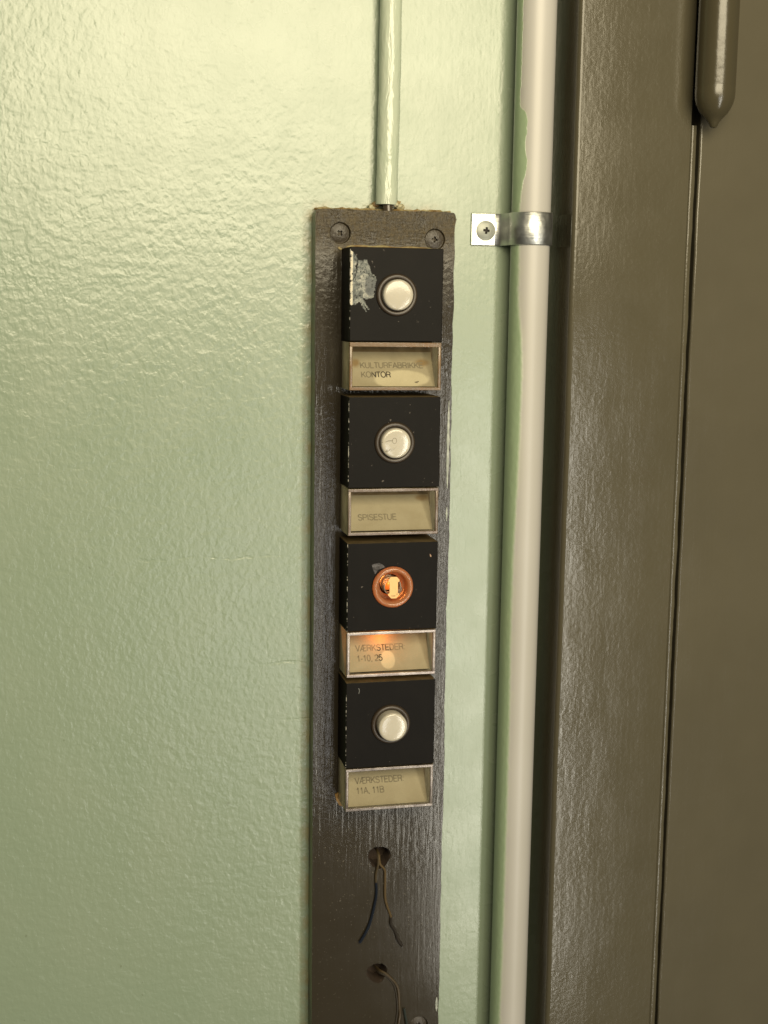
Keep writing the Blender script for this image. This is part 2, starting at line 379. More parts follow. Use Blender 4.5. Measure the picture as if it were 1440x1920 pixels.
# ------------------------------------------------------------------ door casing, door, hinge
cas = thing('door_casing', 'olive brown painted door casing standing proud of the wall beside the pipe', 'door casing', (.2905, 0, -.2))
def wavy_bar(bm, x0, x1, y0, y1, z0, z1, bev, amp, steps, edges=(1, 1), seed=3, bev2=None):
    bev2 = bev2 or bev
    """a long board with slightly uneven rounded front arrises: section rows up z"""
    rnd = random.Random(seed); rows = []
    n = steps; off = [0, 0]
    for i in range(n + 1):
        z = z0 + (z1 - z0) * i / n
        off = [o * .8 + rnd.uniform(-amp, amp) for o in off]
        a, b = off[0] * edges[0], off[1] * edges[1]
        sec = [(x0 + a, y1), (x0 + a, y0 + bev)]
        for k in range(1, 6):
            t = k / 6 * math.pi / 2; sec.append((x0 + a + bev * (1 - math.cos(t)), y0 + bev * (1 - math.sin(t))))
        sec.append((x0 + a + bev, y0)); sec.append((x1 + b - bev2, y0))
        for k in range(1, 6):
            t = k / 6 * math.pi / 2; sec.append((x1 + b - bev2 * (1 - math.sin(t)), y0 + bev2 * (1 - math.cos(t))))
        sec.append((x1 + b, y0 + bev2)); sec.append((x1 + b, y1))
        rows.append([bm.verts.new((x, y, z)) for x, y in sec])
    for a, b in zip(rows, rows[1:]):
        for k in range(len(a)): bm.faces.new((a[k], a[(k + 1) % len(a)], b[(k + 1) % len(b)], b[k]))
    bm.faces.new(rows[0]); bm.faces.new(rows[-1])
bm = bmesh.new(); wavy_bar(bm, 0, .0745, -.040, .06, -1.2, 1.4, .0028, .00012, 260, (1, 0), 5, .0005)
from_bm('casing_board', bm, M_CASING, cas)
bm = bmesh.new(); wavy_bar(bm, .0742, .0783, -.0406, .05, -1.2, .312, .0014, .00018, 420, (.3, 1), 9, .0012)
from_bm('bead', bm, M_CASING, cas)
door = thing('door', 'olive brown painted door with a round hinge at its edge', 'door', (.3712, 0, -.2))
bm = bmesh.new(); wavy_bar(bm, 0, .85, -.0395, .005, -1.2, 1.4, .0013, .00013, 420, seed=12)
from_bm('door_leaf', bm, M_DOOR, door)
hx = .0016
bm = bmesh.new()
R = .0119
lathe_z(bm, [(0, .3090), (.0012, .3092), (.0021, .3098), (.0029, .3118), (.0047, .3142), (.0064, .3159), (.0078, .3173), (.0095, .3200), (.0109, .3230), (.0117, .3262), (R, .3295), (R, .3318), (R - .00012, .3324), (R, .3330), (R, .62), (0, .62)], 48, hx, -.0535)
hb = from_bm('hinge', bm, M_HINGE, door, angle=60)
bm = bmesh.new(); box(bm, -.0018, .0008, -.052, -.02, .335, .6, .0004)
from_bm('hinge_leaf', bm, M_HINGE, hb)

for o in (wall, cas, door): o['kind'] = 'thing'

# ------------------------------------------------------------------ screws
def screw_mesh(name, Rr, dome, slot, mat, depth=.0016):
    bm = bmesh.new()
    lathe(bm, [(0, -dome), (Rr * .5, -dome * .86), (Rr * .85, -dome * .42), (Rr * .98, -.0003), (Rr, .0004), (Rr * .9, .003), (0, .003)], 40)
    o = from_bm(name, bm, [mat, M_SLOT_SHADE])
    cut = []
    for a in (0, 1):
        b2 = bmesh.new()
        w, l = slot * .36, slot
        hw, hl = (w, l) if a == 0 else (l, w)
        box(b2, -hw, hw, -dome - .002, -dome + depth, -hl, hl)
        for v in b2.verts:
            if v.co.y > -dome: v.co.x *= .62; v.co.z *= .62
        cut.append(from_bm('cut', b2, [mat, M_SLOT_SHADE], smooth=False)); [setattr(p, 'material_index', 1) for p in cut[-1].data.polygons]
    return boolean(o, cut)

# ------------------------------------------------------------------ backing board
board = thing('bell_board', 'long dark olive painted wooden board carrying four bells', 'board', (.181, 0, 0))
bx, bz = .181, 0.0
rnd = random.Random(4)
outline = []
zt, zb = .0580 - bz, -.78 - bz
xl, xr = .1377 - bx, .2246 - bx
outline += [(xl + .002, zt - .0003), (xl + .0005, zt - .0016)]
k = zt - .004
while k > zb: outline.append((xl + rnd.uniform(-.0001, .0001), k)); k -= .006
outline += [(xl, zb), (xr - .0006, zb)]
k = zb + .006; o_ = 0
while k < zt - .003:
    o_ = o_ * .82 + rnd.uniform(-.00028, .00028); outline.append((xr - .0005 + o_, k)); k += .004
outline += [(xr - .0001, zt - .0012), (xr - .0010, zt - .0003)]
k = xr - .006
while k > xl + .006: outline.append((k, zt + rnd.uniform(-.0003, .0003))); k -= .005
bm = bmesh.new(); slab(bm, outline, -.014, 0)
fr = [e for e in bm.edges if abs(e.verts[0].co.y + .014) < 1e-6 and abs(e.verts[1].co.y + .014) < 1e-6]
bmesh.ops.bevel(bm, geom=fr, offset=.0011, segments=2, affect='EDGES')
bd = from_bm('board', bm, [M_BOARD, M_SIDE, M_RAW], board)
HOLES = [(.1818, -.3538, .0071), (.1814, -.4343, .0064)]
SCREWS = [(.1527, .0439), (.2116, .0415), (.2104, -.4752)]
cut = []
for x, z, r in HOLES:
    b2 = bmesh.new(); lathe(b2, [(0, -.02), (r * 1.06, -.02), (r * 1.06, -.0138), (r * .96, -.0125), (r * .95, -.0012), (0, -.0012)], 40, x - bx, z - bz)
    rj = random.Random(int(r * 1e6))
    for v in b2.verts:
        q = 1 + .07 * math.sin(3 * math.atan2(v.co.z - z, v.co.x - x + bx) + r * 900) + rj.uniform(-.045, .045)
        v.co.x = (x - bx) + (v.co.x - x + bx) * q; v.co.z = z + (v.co.z - z) * q
    cut.append(from_bm('cut', b2, [M_BOARD, M_SIDE, M_RAW], board)); [setattr(p, 'material_index', 2) for p in cut[-1].data.polygons]
for x, z in SCREWS:
    b2 = bmesh.new(); lathe(b2, [(0, -.02), (.0068, -.02), (.0066, -.0142), (.0059, -.0120), (0, -.0112)], 32, x - bx, z - bz)
    cut.append(from_bm('cut', b2, [M_BOARD, M_SIDE, M_RAW], board))
boolean(bd, cut)
me = bd.data
for p in me.polygons:
    if p.material_index == 0 and p.normal.x < -.7 and p.center.x < xl + .001: p.material_index = 1
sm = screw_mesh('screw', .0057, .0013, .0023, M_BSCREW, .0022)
for i, (x, z) in enumerate(SCREWS):
    s = sm if i == 0 else sm.copy()
    if i: C.objects.link(s)
    s.parent = board; s.location = (x - bx, -.0121, z - bz); s.rotation_euler = (0, (.78, .12, .5)[i], 0)
# thick dried paint ridge above the top bell, crust along the top edge
bm = bmesh.new()
pts = [Vector((x * MM - bx, -.0142 - random.uniform(0, .0003), (zz + random.uniform(-.25, .25)) * MM - bz)) for x, zz in [(151.5, 35.6), (153, 34.6), (156, 34.9), (160, 36.2), (166, 36.5), (173, 36.3), (181, 36.2), (190, 36.0), (199, 35.9), (207, 35.8), (211, 35.6)]]
tube(bm, smooth_path(pts, 4), lambda t: .0007 + .00035 * math.sin(t * 31) * math.sin(t * 7), 8)
from_bm('paint_ridge', bm, M_OCHRE, board)
bm = bmesh.new()
pts = [Vector((.139 + .0845 * i / 40 - bx, -.0035 + random.uniform(-.002, .001), .0586 + random.uniform(-.0003, .0006) - bz)) for i in range(41)]
tube(bm, pts, lambda t: .0006 + .0006 * abs(math.sin(t * 23) * math.sin(t * 57)), 8)
from_bm('paint_crust', bm, M_OCHRE, board)
bm = bmesh.new()
slab(bm, [(x * MM - bx, z * MM - bz) for x, z in [(152.0, -308.6), (154.6, -307.4), (156.2, -310.5), (158.3, -315.6), (156.6, -316.8), (154.8, -316.0), (153.0, -312.8)]], -.0153, -.0135)
from_bm('bare_wood_chip', bm, plain('bare_pine', (.25, .14, .035), .6, bump=(400, .0005)), board, smooth=False)

smear_mat = NT('pale_paint_smear'); smear_mat.set(Base_Color=smear_mat.mix(smear_mat.ramp(smear_mat.noise(260, 4), (.4, 0.0), (.6, 1.0)), (.22, .24, .20), (.36, .38, .33)), Roughness=.4)
for za, zb2, w_ in ((-.0570, -.1120, .0021), (-.4560, -.4660, .0020), (-.1240, -.1330, .0012)):
    rs = random.Random(int(-za * 1e4)); lft, rgt = [], []
    for i in range(19):
        t = i / 18; zz = za + (zb2 - za) * t; ww = w_ * (.25 + .75 * math.sin(math.pi * t)) * rs.uniform(.6, 1.1)
        lft.append((.2226 - ww * .5 - bx, zz)); rgt.append((.2226 + ww * .45 - bx, zz))
    bm = bmesh.new(); slab(bm, lft + rgt[::-1], -.01425, -.0135)
    from_bm('paint_smear', bm, smear_mat.mat, board, smooth=False)

# ------------------------------------------------------------------ doorbells
TX = .182
UNITS = [
 dict(cz=7.4, label='topmost black doorbell with torn white sticker scraps and a cream button', cap=.0056,
      text=[('KULTURFABRIKKE', -19.3, 16.9, 39.0, 3.75), ('KONTOR', -19.2, 23.2, 18.1, 3.7)], blob=(5.5, -24.6, 17.5, 6.2, .5), faint=.50, ink=(-2.5, -21.5, 11, 3.5, .3),
      browns=[(-22.0, -13.5, 3.5, 3.5), (19.5, -13.0, 5.5, 3.2)], rim=((.150, .082, .032), (.115, .078, .040), 0.0)),
 dict(cz=-80.2, label='second doorbell from the top with a scribbled cream button above the dining room name card', cap=.0050,
      text=[('SPISESTUE', -20.2, 22.4, 24.0, 3.8)], blob=None, faint=.50, ink=None, browns=[(22, -8, 6, 3)], rim=((.105, .070, .046), (.17, .135, .11), .1)),
 dict(cz=-168.6, label='third doorbell from the top glowing orange with its button cap missing', cap=None,
      text=[('VÆRKSTEDER:', -20.1, 16.1, 31.5, 3.85), ('1-10, 25', -20.0, 22.65, 16.1, 3.85)], blob=(-.3, -22.3, 4.7, 6.0, .12), faint=.48, ink=(-2.0, -18.5, 5.5, 6.5, .3), browns=[],
      rim=((.34, .30, .275), (.20, .165, .15), .35)),
 dict(cz=-255.6, label='lowest black doorbell above the empty wire holes with a protruding cream button', cap=.0078,
      text=[('VÆRKSTEDER:', -19.5, 15.3, 31.6, 3.9), ('11A, 11B', -19.4, 21.6, 17.9, 3.9)], blob=None, faint=.54, ink=None, browns=[(-21, -4, 8, 3)],
      rim=((.24, .21, .19), (.10, .08, .07), .3)),
]
def arc(cx, cy, rx, ry, a0, a1, n=9):
    return [(cx + rx * math.cos(math.radians(a0 + (a1 - a0) * i / n)), cy + ry * math.sin(math.radians(a0 + (a1 - a0) * i / n))) for i in range(n + 1)]
# plain grotesque capitals as pen strokes: advance width and polylines, cap height 1
GLYPH = {
 'K': (.90, [[(.12, 0), (.12, 1)], [(.80, 1), (.14, .36)], [(.36, .56), (.84, 0)]]),
 'U': (.94, [[(.11, 1), (.11, .36)] + arc(.46, .34, .35, .34, 180, 360) + [(.81, .36), (.81, 1)]]),
 'L': (.74, [[(.12, 1), (.12, .02), (.68, .02)]]),
 'T': (.80, [[(.04, .97), (.76, .97)], [(.40, .97), (.40, 0)]]),
 'R': (.93, [[(.12, 0), (.12, .97), (.52, .97)] + arc(.54, .73, .25, .24, 90, -90) + [(.14, .49)], [(.54, .49), (.72, .38), (.76, .12), (.82, 0)]]),
 'F': (.78, [[(.12, 0), (.12, .97), (.72, .97)], [(.12, .52), (.64, .52)]]),
 'A': (.86, [[(.03, 0), (.43, 1), (.83, 0)], [(.18, .34), (.68, .34)]]),
 'B': (.90, [[(.12, .02), (.12, .97), (.50, .97)] + arc(.52, .75, .23, .22, 90, -90) + [(.14, .53)], [(.50, .53)] + arc(.54, .275, .26, .255, 90, -90) + [(.12, .02)]]),
 'I': (.34, [[(.17, 0), (.17, 1)]]),
 'E': (.84, [[(.76, .97), (.12, .97), (.12, .02), (.78, .02)], [(.12, .51), (.70, .51)]]),
 'N': (.94, [[(.12, 0), (.12, 1), (.81, 0), (.81, 1)]]),
 'O': (1.02, [arc(.51, .5, .43, .5, 0, 360, 24)]),
 'S': (.86, [arc(.43, .74, .31, .25, 20, 180, 7) + arc(.43, .74, .31, .22, 180, 250, 3) + arc(.43, .27, .34, .23, 70, 0, 4) + arc(.43, .27, .34, .27, 0, -165, 8)]),
 'P': (.86, [[(.12, 0), (.12, .97), (.52, .97)] + arc(.52, .72, .27, .25, 90, -90) + [(.14, .47)]]),
 'V': (.84, [[(.03, 1), (.42, 0), (.81, 1)]]),
 'Æ': (1.24, [[(.02, 0), (.56, .98), (1.16, .98)], [(.18, .32), (.64, .32)], [(.64, .98), (.64, .02), (1.18, .02)], [(.64, .51), (1.10, .51)]]),
 'D': (.93, [[(.12, .02), (.12, .97), (.44, .97)] + arc(.44, .495, .38, .475, 90, -90, 12) + [(.12, .02)]]),
 ':': (.34, [[(.17, .02), (.17, .10)], [(.17, .58), (.17, .66)]]), ',': (.36, [[(.19, .08), (.18, -.03), (.12, -.14)]]), ' ': (.36, []),
 '-': (.44, [[(.06, .36), (.38, .36)]]), '1': (.72, [[(.16, .74), (.34, .80), (.42, .98), (.42, 0)]]),
 '0': (.74, [arc(.37, .5, .28, .5, 0, 360, 20)]),
 '2': (.74, [arc(.37, .70, .28, .29, 165, -20, 9) + [(.50, .40), (.14, .14), (.08, .02), (.68, .02)]]),
 '5': (.74, [[(.62, .97), (.18, .97), (.11, .50)] + arc(.36, .32, .29, .31, 125, -160, 11)]),
}
def split_sharp(strokes):
    out = []
    for st in strokes:
        st = [p for i, p in enumerate(st) if i == 0 or math.dist(p, st[i - 1]) > .02]
        cur = [st[0]]
        for i in range(1, len(st)):
            cur.append(st[i])
            if i < len(st) - 1:
                d0 = Vector(st[i]) - Vector(st[i - 1]); d1 = Vector(st[i + 1]) - Vector(st[i])
                if d0.angle(d1) > 1.75: out.append(cur); cur = [st[i]]
        out.append(cur)
    return out
def text_mesh(strings):
    """printed lettering as thin flat strokes in card coordinates"""
    bm = bmesh.new()
    for s_, u, v, wdt, cap in strings:
        tot = sum(GLYPH[c][0] for c in s_) - .1; k = wdt / tot; x = 0
        for c in s_:
            adv, strokes = GLYPH[c]
            for st in split_sharp(strokes):
                P = [Vector(((u + (x + a) * k) * MM, (-v + b * cap) * MM, 0)) for a, b in st]
                h = .088 * cap * MM
                L, Rr = [], []
                for i, p in enumerate(P):
                    d0 = (P[i] - P[i - 1]).normalized() if i else (P[1] - P[0]).normalized()
                    d1 = (P[i + 1] - P[i]).normalized() if i < len(P) - 1 else d0
                    t = (d0 + d1).normalized() if (d0 + d1).length > .3 else d0
                    nn = Vector((-t.y, t.x, 0)); mit = min(1.6, 1 / max(.4, nn.dot(Vector((-d0.y, d0.x, 0)))))
                    L.append(bm.verts.new((p.x + nn.x * h * mit, p.y + nn.y * h * mit, .00008))); Rr.append(bm.verts.new((p.x - nn.x * h * mit, p.y - nn.y * h * mit, .00008)))
                for i in range(len(P) - 1): bm.faces.new((L[i], Rr[i], Rr[i + 1], L[i + 1]))
            x += adv
    return bm
CARD_M = Matrix(((1, 0, 0, 0), (0, .5145, -.8575, -.006), (0, .8575, .5145, -.029), (0, 0, 0, 1)))
M_TRAY = plain('aged_tray_plastic', (.12, .08, .035), .5, bump=(90, .0004))
M_PANE = m_pane('clear_aged_pane', (.97, .95, .88)); M_SIDEPANE = m_pane('clear_side_pane', (.85, .78, .62), .12, .62, .82, (.80, .74, .50), True, 1.2)
mark_mat = plain('pen_marks', (.16, .14, .10), .7)
for ui, U in enumerate(UNITS):
    root = thing('doorbell', U['label'], 'doorbell', (TX, -.014, U['cz'] * MM), 'doorbells in a column on the board')
    lit = U['cap'] is None
    bm = bmesh.new(); box(bm, -.02825, .02825, -.026, .0002, -.0273, .0275, .0005, 3)
    h = from_bm('housing', bm, M_HOUSE, root)
    if lit:
        b2 = bmesh.new(); lathe(b2, [(0, -.04), (.0120, -.04), (.0120, -.008), (0, -.008)], 56)
        c = from_bm('cut', b2, M_HOUSE); c.parent = root; boolean(h, [c])
    if not lit:
        bm = bmesh.new(); lathe(bm, [(.0095, -.0255), (.0095, -.0270), (.0097, -.0275), (.0102, -.0278), (.0110, -.0280), (.0117, -.0278), (.0122, -.0272), (.0125, -.0263), (.0125, -.0256)], 72)
        from_bm('button_ring', bm, M_RING, root, angle=60)
        hc = U['cap']; y = -.026 - hc
        bm = bmesh.new(); lathe(bm, [(0, y), (.004, y + .00003), (.0072, y + .00012), (.0080, y + .00022), (.0085, y + .00050), (.0089, y + .0010), (.0091, y + .0017), (.0091, -.0250), (0, -.0250)], 72)
        cap = from_bm('button_cap', bm, M_CAP, root, angle=60)
        if ui == 1:   # pen scribble on the cap
            bm = bmesh.new(); yy = y - .00002
            circ = [Vector((-.0012 + .0013 * math.cos(a * .6), yy + .0001, .0016 + .0017 * math.sin(a * .6))) for a in range(12)]
            tube(bm, circ, .00017, 5)
            tube(bm, smooth_path([(-.0087, yy + .0006, .0006), (-.0070, yy + .0003, .0009), (-.0050, yy + .00012, .0016), (-.0030, yy + .00004, .0016), (-.0024, yy, .0017)]), .00020, 5)
            for k in range(9):
                xx = -.0062 + k * .0007 + random.uniform(-.0003, .0003); z0 = -.0040 + random.uniform(-.0008, .0008) + k * .0002
                tube(bm, [Vector((xx - .0006, yy + .00016, z0 - .0007)), Vector((xx + .0006, yy + .00016, z0 + .0006))], .00015, 4)
            from_bm('pen_mark', bm, mark_mat, cap)
    else:
        bm = bmesh.new(); lathe(bm, [(.0118, -.0250), (.0126, -.0261), (.0127, -.0272), (.0121, -.0285), (.0112, -.0291), (.0102, -.0288), (.0094, -.0277), (.0090, -.0262), (.0088, -.0240), (.0088, -.0215), (.0080, -.0208), (.0072, -.0206), (.0068, -.0200), (.0067, -.0150)], 72)
        from_bm('button_ring', bm, M_AMBER, root, angle=60)['label'] = 'glowing amber button ring without its cap'
        bm = bmesh.new()
        lathe(bm, [(0, -.0170), (.0024, -.0166), (.0040, -.0152), (.0046, -.0135), (.0042, -.0115), (.0030, -.0100), (.0027, -.0082), (0, -.0082)], 24)
        from_bm('bulb', bm, m_emit('orange_bulb', (1.0, .20, .025), .75), root)
        bm = bmesh.new(); T = 6
        pts = [Vector((.0053 * math.cos(2 * math.pi * i / 24), -.0145 - .0135 * i / (24 * T), .0053 * math.sin(2 * math.pi * i / 24))) for i in range(24 * T + 1)]
        tube(bm, pts, .00032, 6); from_bm('contact_spring', bm, M_SPRING, root)
        prof = [(-1.9, 6.7), (1.9, 6.7), (3.5, 4.9), (3.5, 3.9), (2.6, 3.5), (2.55, -3.3), (3.6, -3.8), (3.4, -4.6), (1.6, -6.6), (-1.5, -6.6), (-3.5, -4.6), (-3.6, -3.8), (-2.6, -3.3), (-2.6, 3.5), (-3.4, 3.9), (-3.4, 4.9)]
        bm = bmesh.new(); slab(bm, [((a + .1) * MM, b * MM) for a, b in reversed(prof)], -.0291, -.0283)
        strip = from_bm('brass_contact', bm, M_BRASS, root, smooth=False)
        bm = bmesh.new()
        for k, (xa, za) in enumerate([(-1.0, -5.0), (.0, -5.2), (.8, -5.0), (2.2, -4.1)]):
            tube(bm, smooth_path([((xa - .35) * MM, -.02915, (za - .5) * MM), (xa * MM, -.02915, (za + .5) * MM), ((xa + .35) * MM, -.02915, (za - .4) * MM)], 3), .00009, 4)
        from_bm('scratch', bm, mark_mat, strip)
    # label compartment: tray, slanted card, clear cover with its rim
    bm = bmesh.new(); box(bm, -.0278, .0278, -.0060, .0002, -.0562, -.0277, .0003, 1)
    from_bm('label_tray', bm, M_TRAY, root)
    bm = bmesh.new()
    f1, f2 = .0259, -.0259
    sec = [(-.0062, -.0291), (-.0062, -.0543), (-.0206, -.0543)]
    va = [bm.verts.new((f2, yy, zz)) for yy, zz in sec]; vb = [bm.verts.new((f1, yy, zz)) for yy, zz in sec]
    bm.faces.new(va); bm.faces.new(vb[::-1])
    for i in range(3): bm.faces.new((va[i], va[(i + 1) % 3], vb[(i + 1) % 3], vb[i]))
    from_bm('card_wedge', bm, M_TRAY, root, smooth=False)
    bm = bmesh.new(); box(bm, -.0258, .0258, -.0293, -.0002, -.00035, 0)
    card = from_bm('name_card', bm, m_card('yellowed_card', U['blob'], U['browns']), root, smooth=False)
    card.matrix_local = CARD_M
    lt = from_bm('lettering', text_mesh(U['text']), m_ink('faded_ink', None, U['faint'], U['ink']), card, smooth=False)
    if ui == 0:
        bm = bmesh.new()
        for q in range(5):
            xx, zz = .0140 + random.uniform(-.001, .0016), -.0265 + random.uniform(-.0004, .0005)
            tube(bm, [Vector((xx - .0008, zz, .00012)), Vector((xx + .0006, zz + random.uniform(-.0004, .0004), .00012))], .0002, 5)
        from_bm('ink_blot', bm, mark_mat, card)
    bm = bmesh.new()
    zt_, zb_ = -.0279, -.0562
    if ui == 3: zb_ = -.0553
    xa, xb, yf, yb = -.0280, .0280, -.0256, -.0020
    q = [bm.verts.new(p) for p in ((xa, yf, zt_), (xb, yf, zt_), (xb, yf, zb_), (xa, yf, zb_), (xa, yb, zt_), (xb, yb, zt_), (xb, yb, zb_), (xa, yb, zb_))]
    bm.faces.new((q[0], q[3], q[2], q[1]))
    bm2 = bmesh.new()
    w = .0018
    cov = from_bm('label_cover', bm, M_PANE, root, smooth=False, recalc=False)
    bm = bm2
    def sheet(*ps): bm.faces.new([bm.verts.new(p) for p in ps])
    sheet((xa, -.0255, zb_), (xa, -.0255, zt_), (xa, yb, zt_), (xa, yb, zb_))
    sheet((xb, yb, zb_), (xb, yb, zt_), (xb, -.0255, zt_), (xb, -.0255, zb_))
    sheet((xa, -.0255, zt_), (xb, -.0255, zt_), (xb, yb, zt_), (xa, yb, zt_))
    sheet((xa, yb, zb_), (xb, yb, zb_), (xb, -.0255, zb_), (xa, -.0255, zb_))
    from_bm('cover_side', bm, M_SIDEPANE, cov, smooth=False, recalc=False)
    bm = bmesh.new()
    y0, y1 = -.02605, -.0240
    wt = .0026 if ui == 0 else w
    box(bm, xa, xb, y0, y1, zt_ - wt, zt_, .0003, 2); box(bm, xa, xb, y0, y1, zb_, zb_ + w, .0003, 2)
    box(bm, xa, xa + w, y0 + .00012, y1, zb_ + w * .6, zt_ - wt * .6, .0003, 2); box(bm, xb - w, xb, y0 + .00012, y1, zb_ + w * .6, zt_ - wt * .6, .0003, 2)
    from_bm('rim', bm, m_rim('cover_rim_plastic', *U['rim']), cov)
    if ui == 0:
        A = [(-27.9, 24.8), (-26.7, 24.9), (-25.36, 22.92), (-23.98, 21.28), (-24.08, 18.88), (-24.79, 15.99), (-24.28, 14.08), (-25.24, 10.7), (-26.3, 9.0), (-27.0, 8.0), (-27.9, 8.4)]
        B = [(-23.59, 19.61), (-20.6, 19.91), (-17.87, 20.32), (-17.59, 18.05), (-16.32, 15.91), (-15.53, 12.56), (-13.51, 11.15), (-12.35, 8.52), (-13.17, 3.92), (-13.99, -.45), (-14.1, -1.66), (-18.35, -2.69), (-20.87, -1.52), (-19.0, -4.8), (-16.6, -8.6), (-17.2, -8.9), (-19.2, -6.2), (-20.2, -5.0), (-18.0, -10.0), (-18.6, -10.3), (-21.4, -5.6), (-22.3, -4.4), (-22.86, -4.0), (-24.32, -5.92), (-27.9, -6.1), (-27.9, 7.2), (-26.46, 8.0), (-25.0, 10.5), (-23.78, 14.09)]
        for n_, P_ in (('sticker_scrap', A), ('sticker_scrap', B)):
            bm = bmesh.new(); g = .22; cells = {}
            def inside(px, pz):
                c_ = False
                for (x0, z0), (x1, z1) in zip(P_, P_[1:] + P_[:1]):
                    if (z0 > pz) != (z1 > pz) and px < (x1 - x0) * (pz - z0) / (z1 - z0) + x0: c_ = not c_
                return c_
            from mathutils import noise as mn
            vd = {}
            def vt(i, k, yy):
                if (i, k, yy) not in vd: vd[(i, k, yy)] = bm.verts.new((max(-28.1, i * g) * MM, yy, k * g * MM))
                return vd[(i, k, yy)]
            for i in range(-129, -50):
                for k in range(-52, 120):
                    px, pz = (i + .5) * g, (k + .5) * g
                    wv = mn.noise_vector(Vector((px * 1.3, pz * 1.3, 3))) * .45 + mn.noise_vector(Vector((px * 3.1, pz * 3.1, 8))) * .25
                    if inside(px + wv.x, pz + wv.y) and mn.noise(Vector((px * 1.1, pz * .8, 5))) > -.46: cells[(i, k)] = 1
            for (i, k) in cells:
                bm.faces.new((vt(i, k, -.02612), vt(i + 1, k, -.02612), vt(i + 1, k + 1, -.02612), vt(i, k + 1, -.02612)))
                for (di, dk), (p, q) in (((-1, 0), ((i, k), (i, k + 1))), ((1, 0), ((i + 1, k), (i + 1, k + 1))), ((0, -1), ((i, k), (i + 1, k))), ((0, 1), ((i, k + 1), (i + 1, k + 1)))):
                    if (i + di, k + dk) not in cells: bm.faces.new((vt(*p, -.02612), vt(*q, -.02612), vt(*q, -.02598), vt(*p, -.02598)))
            from_bm(n_, bm, M_STICK, root, smooth=False)
    if ui == 2:
        P_ = [(-13.1, 13.9), (-11.5, 14.6), (-8.6, 15.07), (-6.5, 14.0), (-4.68, 12.38), (-9.0, 11.0), (-11.0, 8.1), (-12.2, 11.0)]
        bm = bmesh.new(); slab(bm, [(x * MM, z * MM) for x, z in P_], -.02608, -.0259)
        n = NT('grey_residue'); n.set(Base_Color=n.mix(n.ramp(n.noise(900, 4, .7), (.4, 0.0), (.65, 1.0)), (.022, .02, .02), (.12, .115, .12)), Roughness=.8)
        from_bm('glue_residue', bm, n.mat, root, smooth=False)
        bm = bmesh.new(); slab(bm, [(x * MM, z * MM) for x, z in [(23.1, 19.9), (23.6, 19.5), (24.2, 18.6), (24.0, 17.8), (23.3, 18.3)]], -.0262, -.0259)
        from_bm('brown_speck', bm, plain('speck', (.30, .19, .12), .6), root, smooth=False)
    if ui == 3:
        bm = bmesh.new(); tube(bm, smooth_path([(-.0205, -.02602, .0240), (-.0200, -.02602, .0225), (-.0203, -.02602, .0205)]), .00018, 5)
        from_bm('scratch', bm, plain('scratch_grey', (.2, .2, .19), .7), root)

gl = bpy.data.lights.new('bulb_light', 'POINT'); gl.energy = .0034; gl.color = (1.0, .30, .06); gl.shadow_soft_size = .0012
go = bpy.data.objects.new('bulb_light', gl); C.objects.link(go); go.location = (TX, -.014 - .0192, -168.6 * MM)
# lamp light spilling from the lit bell into its name card
pl = bpy.data.lights.new('bell_lamp', 'POINT'); pl.energy = .011; pl.color = (1.0, .27, .045); pl.shadow_soft_size = .002
po = bpy.data.objects.new('bell_lamp', pl); C.objects.link(po); po.location = (TX - .004, -.014 - .0165, (-168.6 - 30.6) * MM)

# ------------------------------------------------------------------ cable into the board
cb = thing('painted_cable', 'round mint painted cable running down into the top of the board', 'cable', (.183, -.007, .063))
bm = bmesh.new(); rr = random.Random(8)
pts = []; N = 150; w1 = w2 = 0
for i in range(N):
    t = i / (N - 1); z = -.0012 + t * .9
    w1 = w1 * .93 + rr.uniform(-.00006, .00006)
    pts.append(Vector((.0008 * min(1, z / .1) + w1 - .0005 * (1 - min(1, z / .06)), 0, z)))
tube(bm, pts, lambda t: .0066 + .00012 * math.sin(t * 190) * math.sin(t * 61), 32)
n = NT('mint_cable_paint'); n.set(Base_Color=n.mix(n.ramp(n.noise(50, 3), (.35, 0.0), (.7, 1.0)), (.375, .425, .325), (.40, .435, .34)), Roughness=.2, IOR=1.5, Normal=n.bump(n.noise(1, 3, .6, .5, n.mapping((160, 160, 55))), .0011))
from_bm('cable_sheath', bm, n.mat, cb)
bm = bmesh.new(); tube(bm, [Vector((-.0002, -.0005, .008)), Vector((-.0001, -.0016, .0004)), Vector((.0002, -.0020, -.0058))], .0031, 16)
from_bm('inner_wire', bm, plain('dark_wire_sheath', (.05, .038, .024), .25), cb)
crustm = plain('cream_paint_crust', (.38, .35, .22), .5, bump=(300, .0012))
for k, (dx, dz, s) in enumerate([(-.0062, -.0008, .0024), (-.0040, .0012, .0017), (.0046, -.0010, .0018), (.0072, .0006, .0020), (.0090, -.0020, .0026), (-.0090, -.0028, .0022), (-.0005, .0022, .0013), (.0024, .0016, .0012)]):
    bm = bmesh.new(); bmesh.ops.create_icosphere(bm, subdivisions=2, radius=1)
    r3 = random.Random(k)
    for v in bm.verts: v.co = Vector((v.co.x * s * 1.1, v.co.y * s * .8, v.co.z * s * .8)) * r3.uniform(.7, 1.2) + Vector((dx, -.0025 if abs(dx) < .006 else .004, dz))
    from_bm('paint_flake', bm, crustm if k % 3 else M_OCHRE, cb, smooth=False)

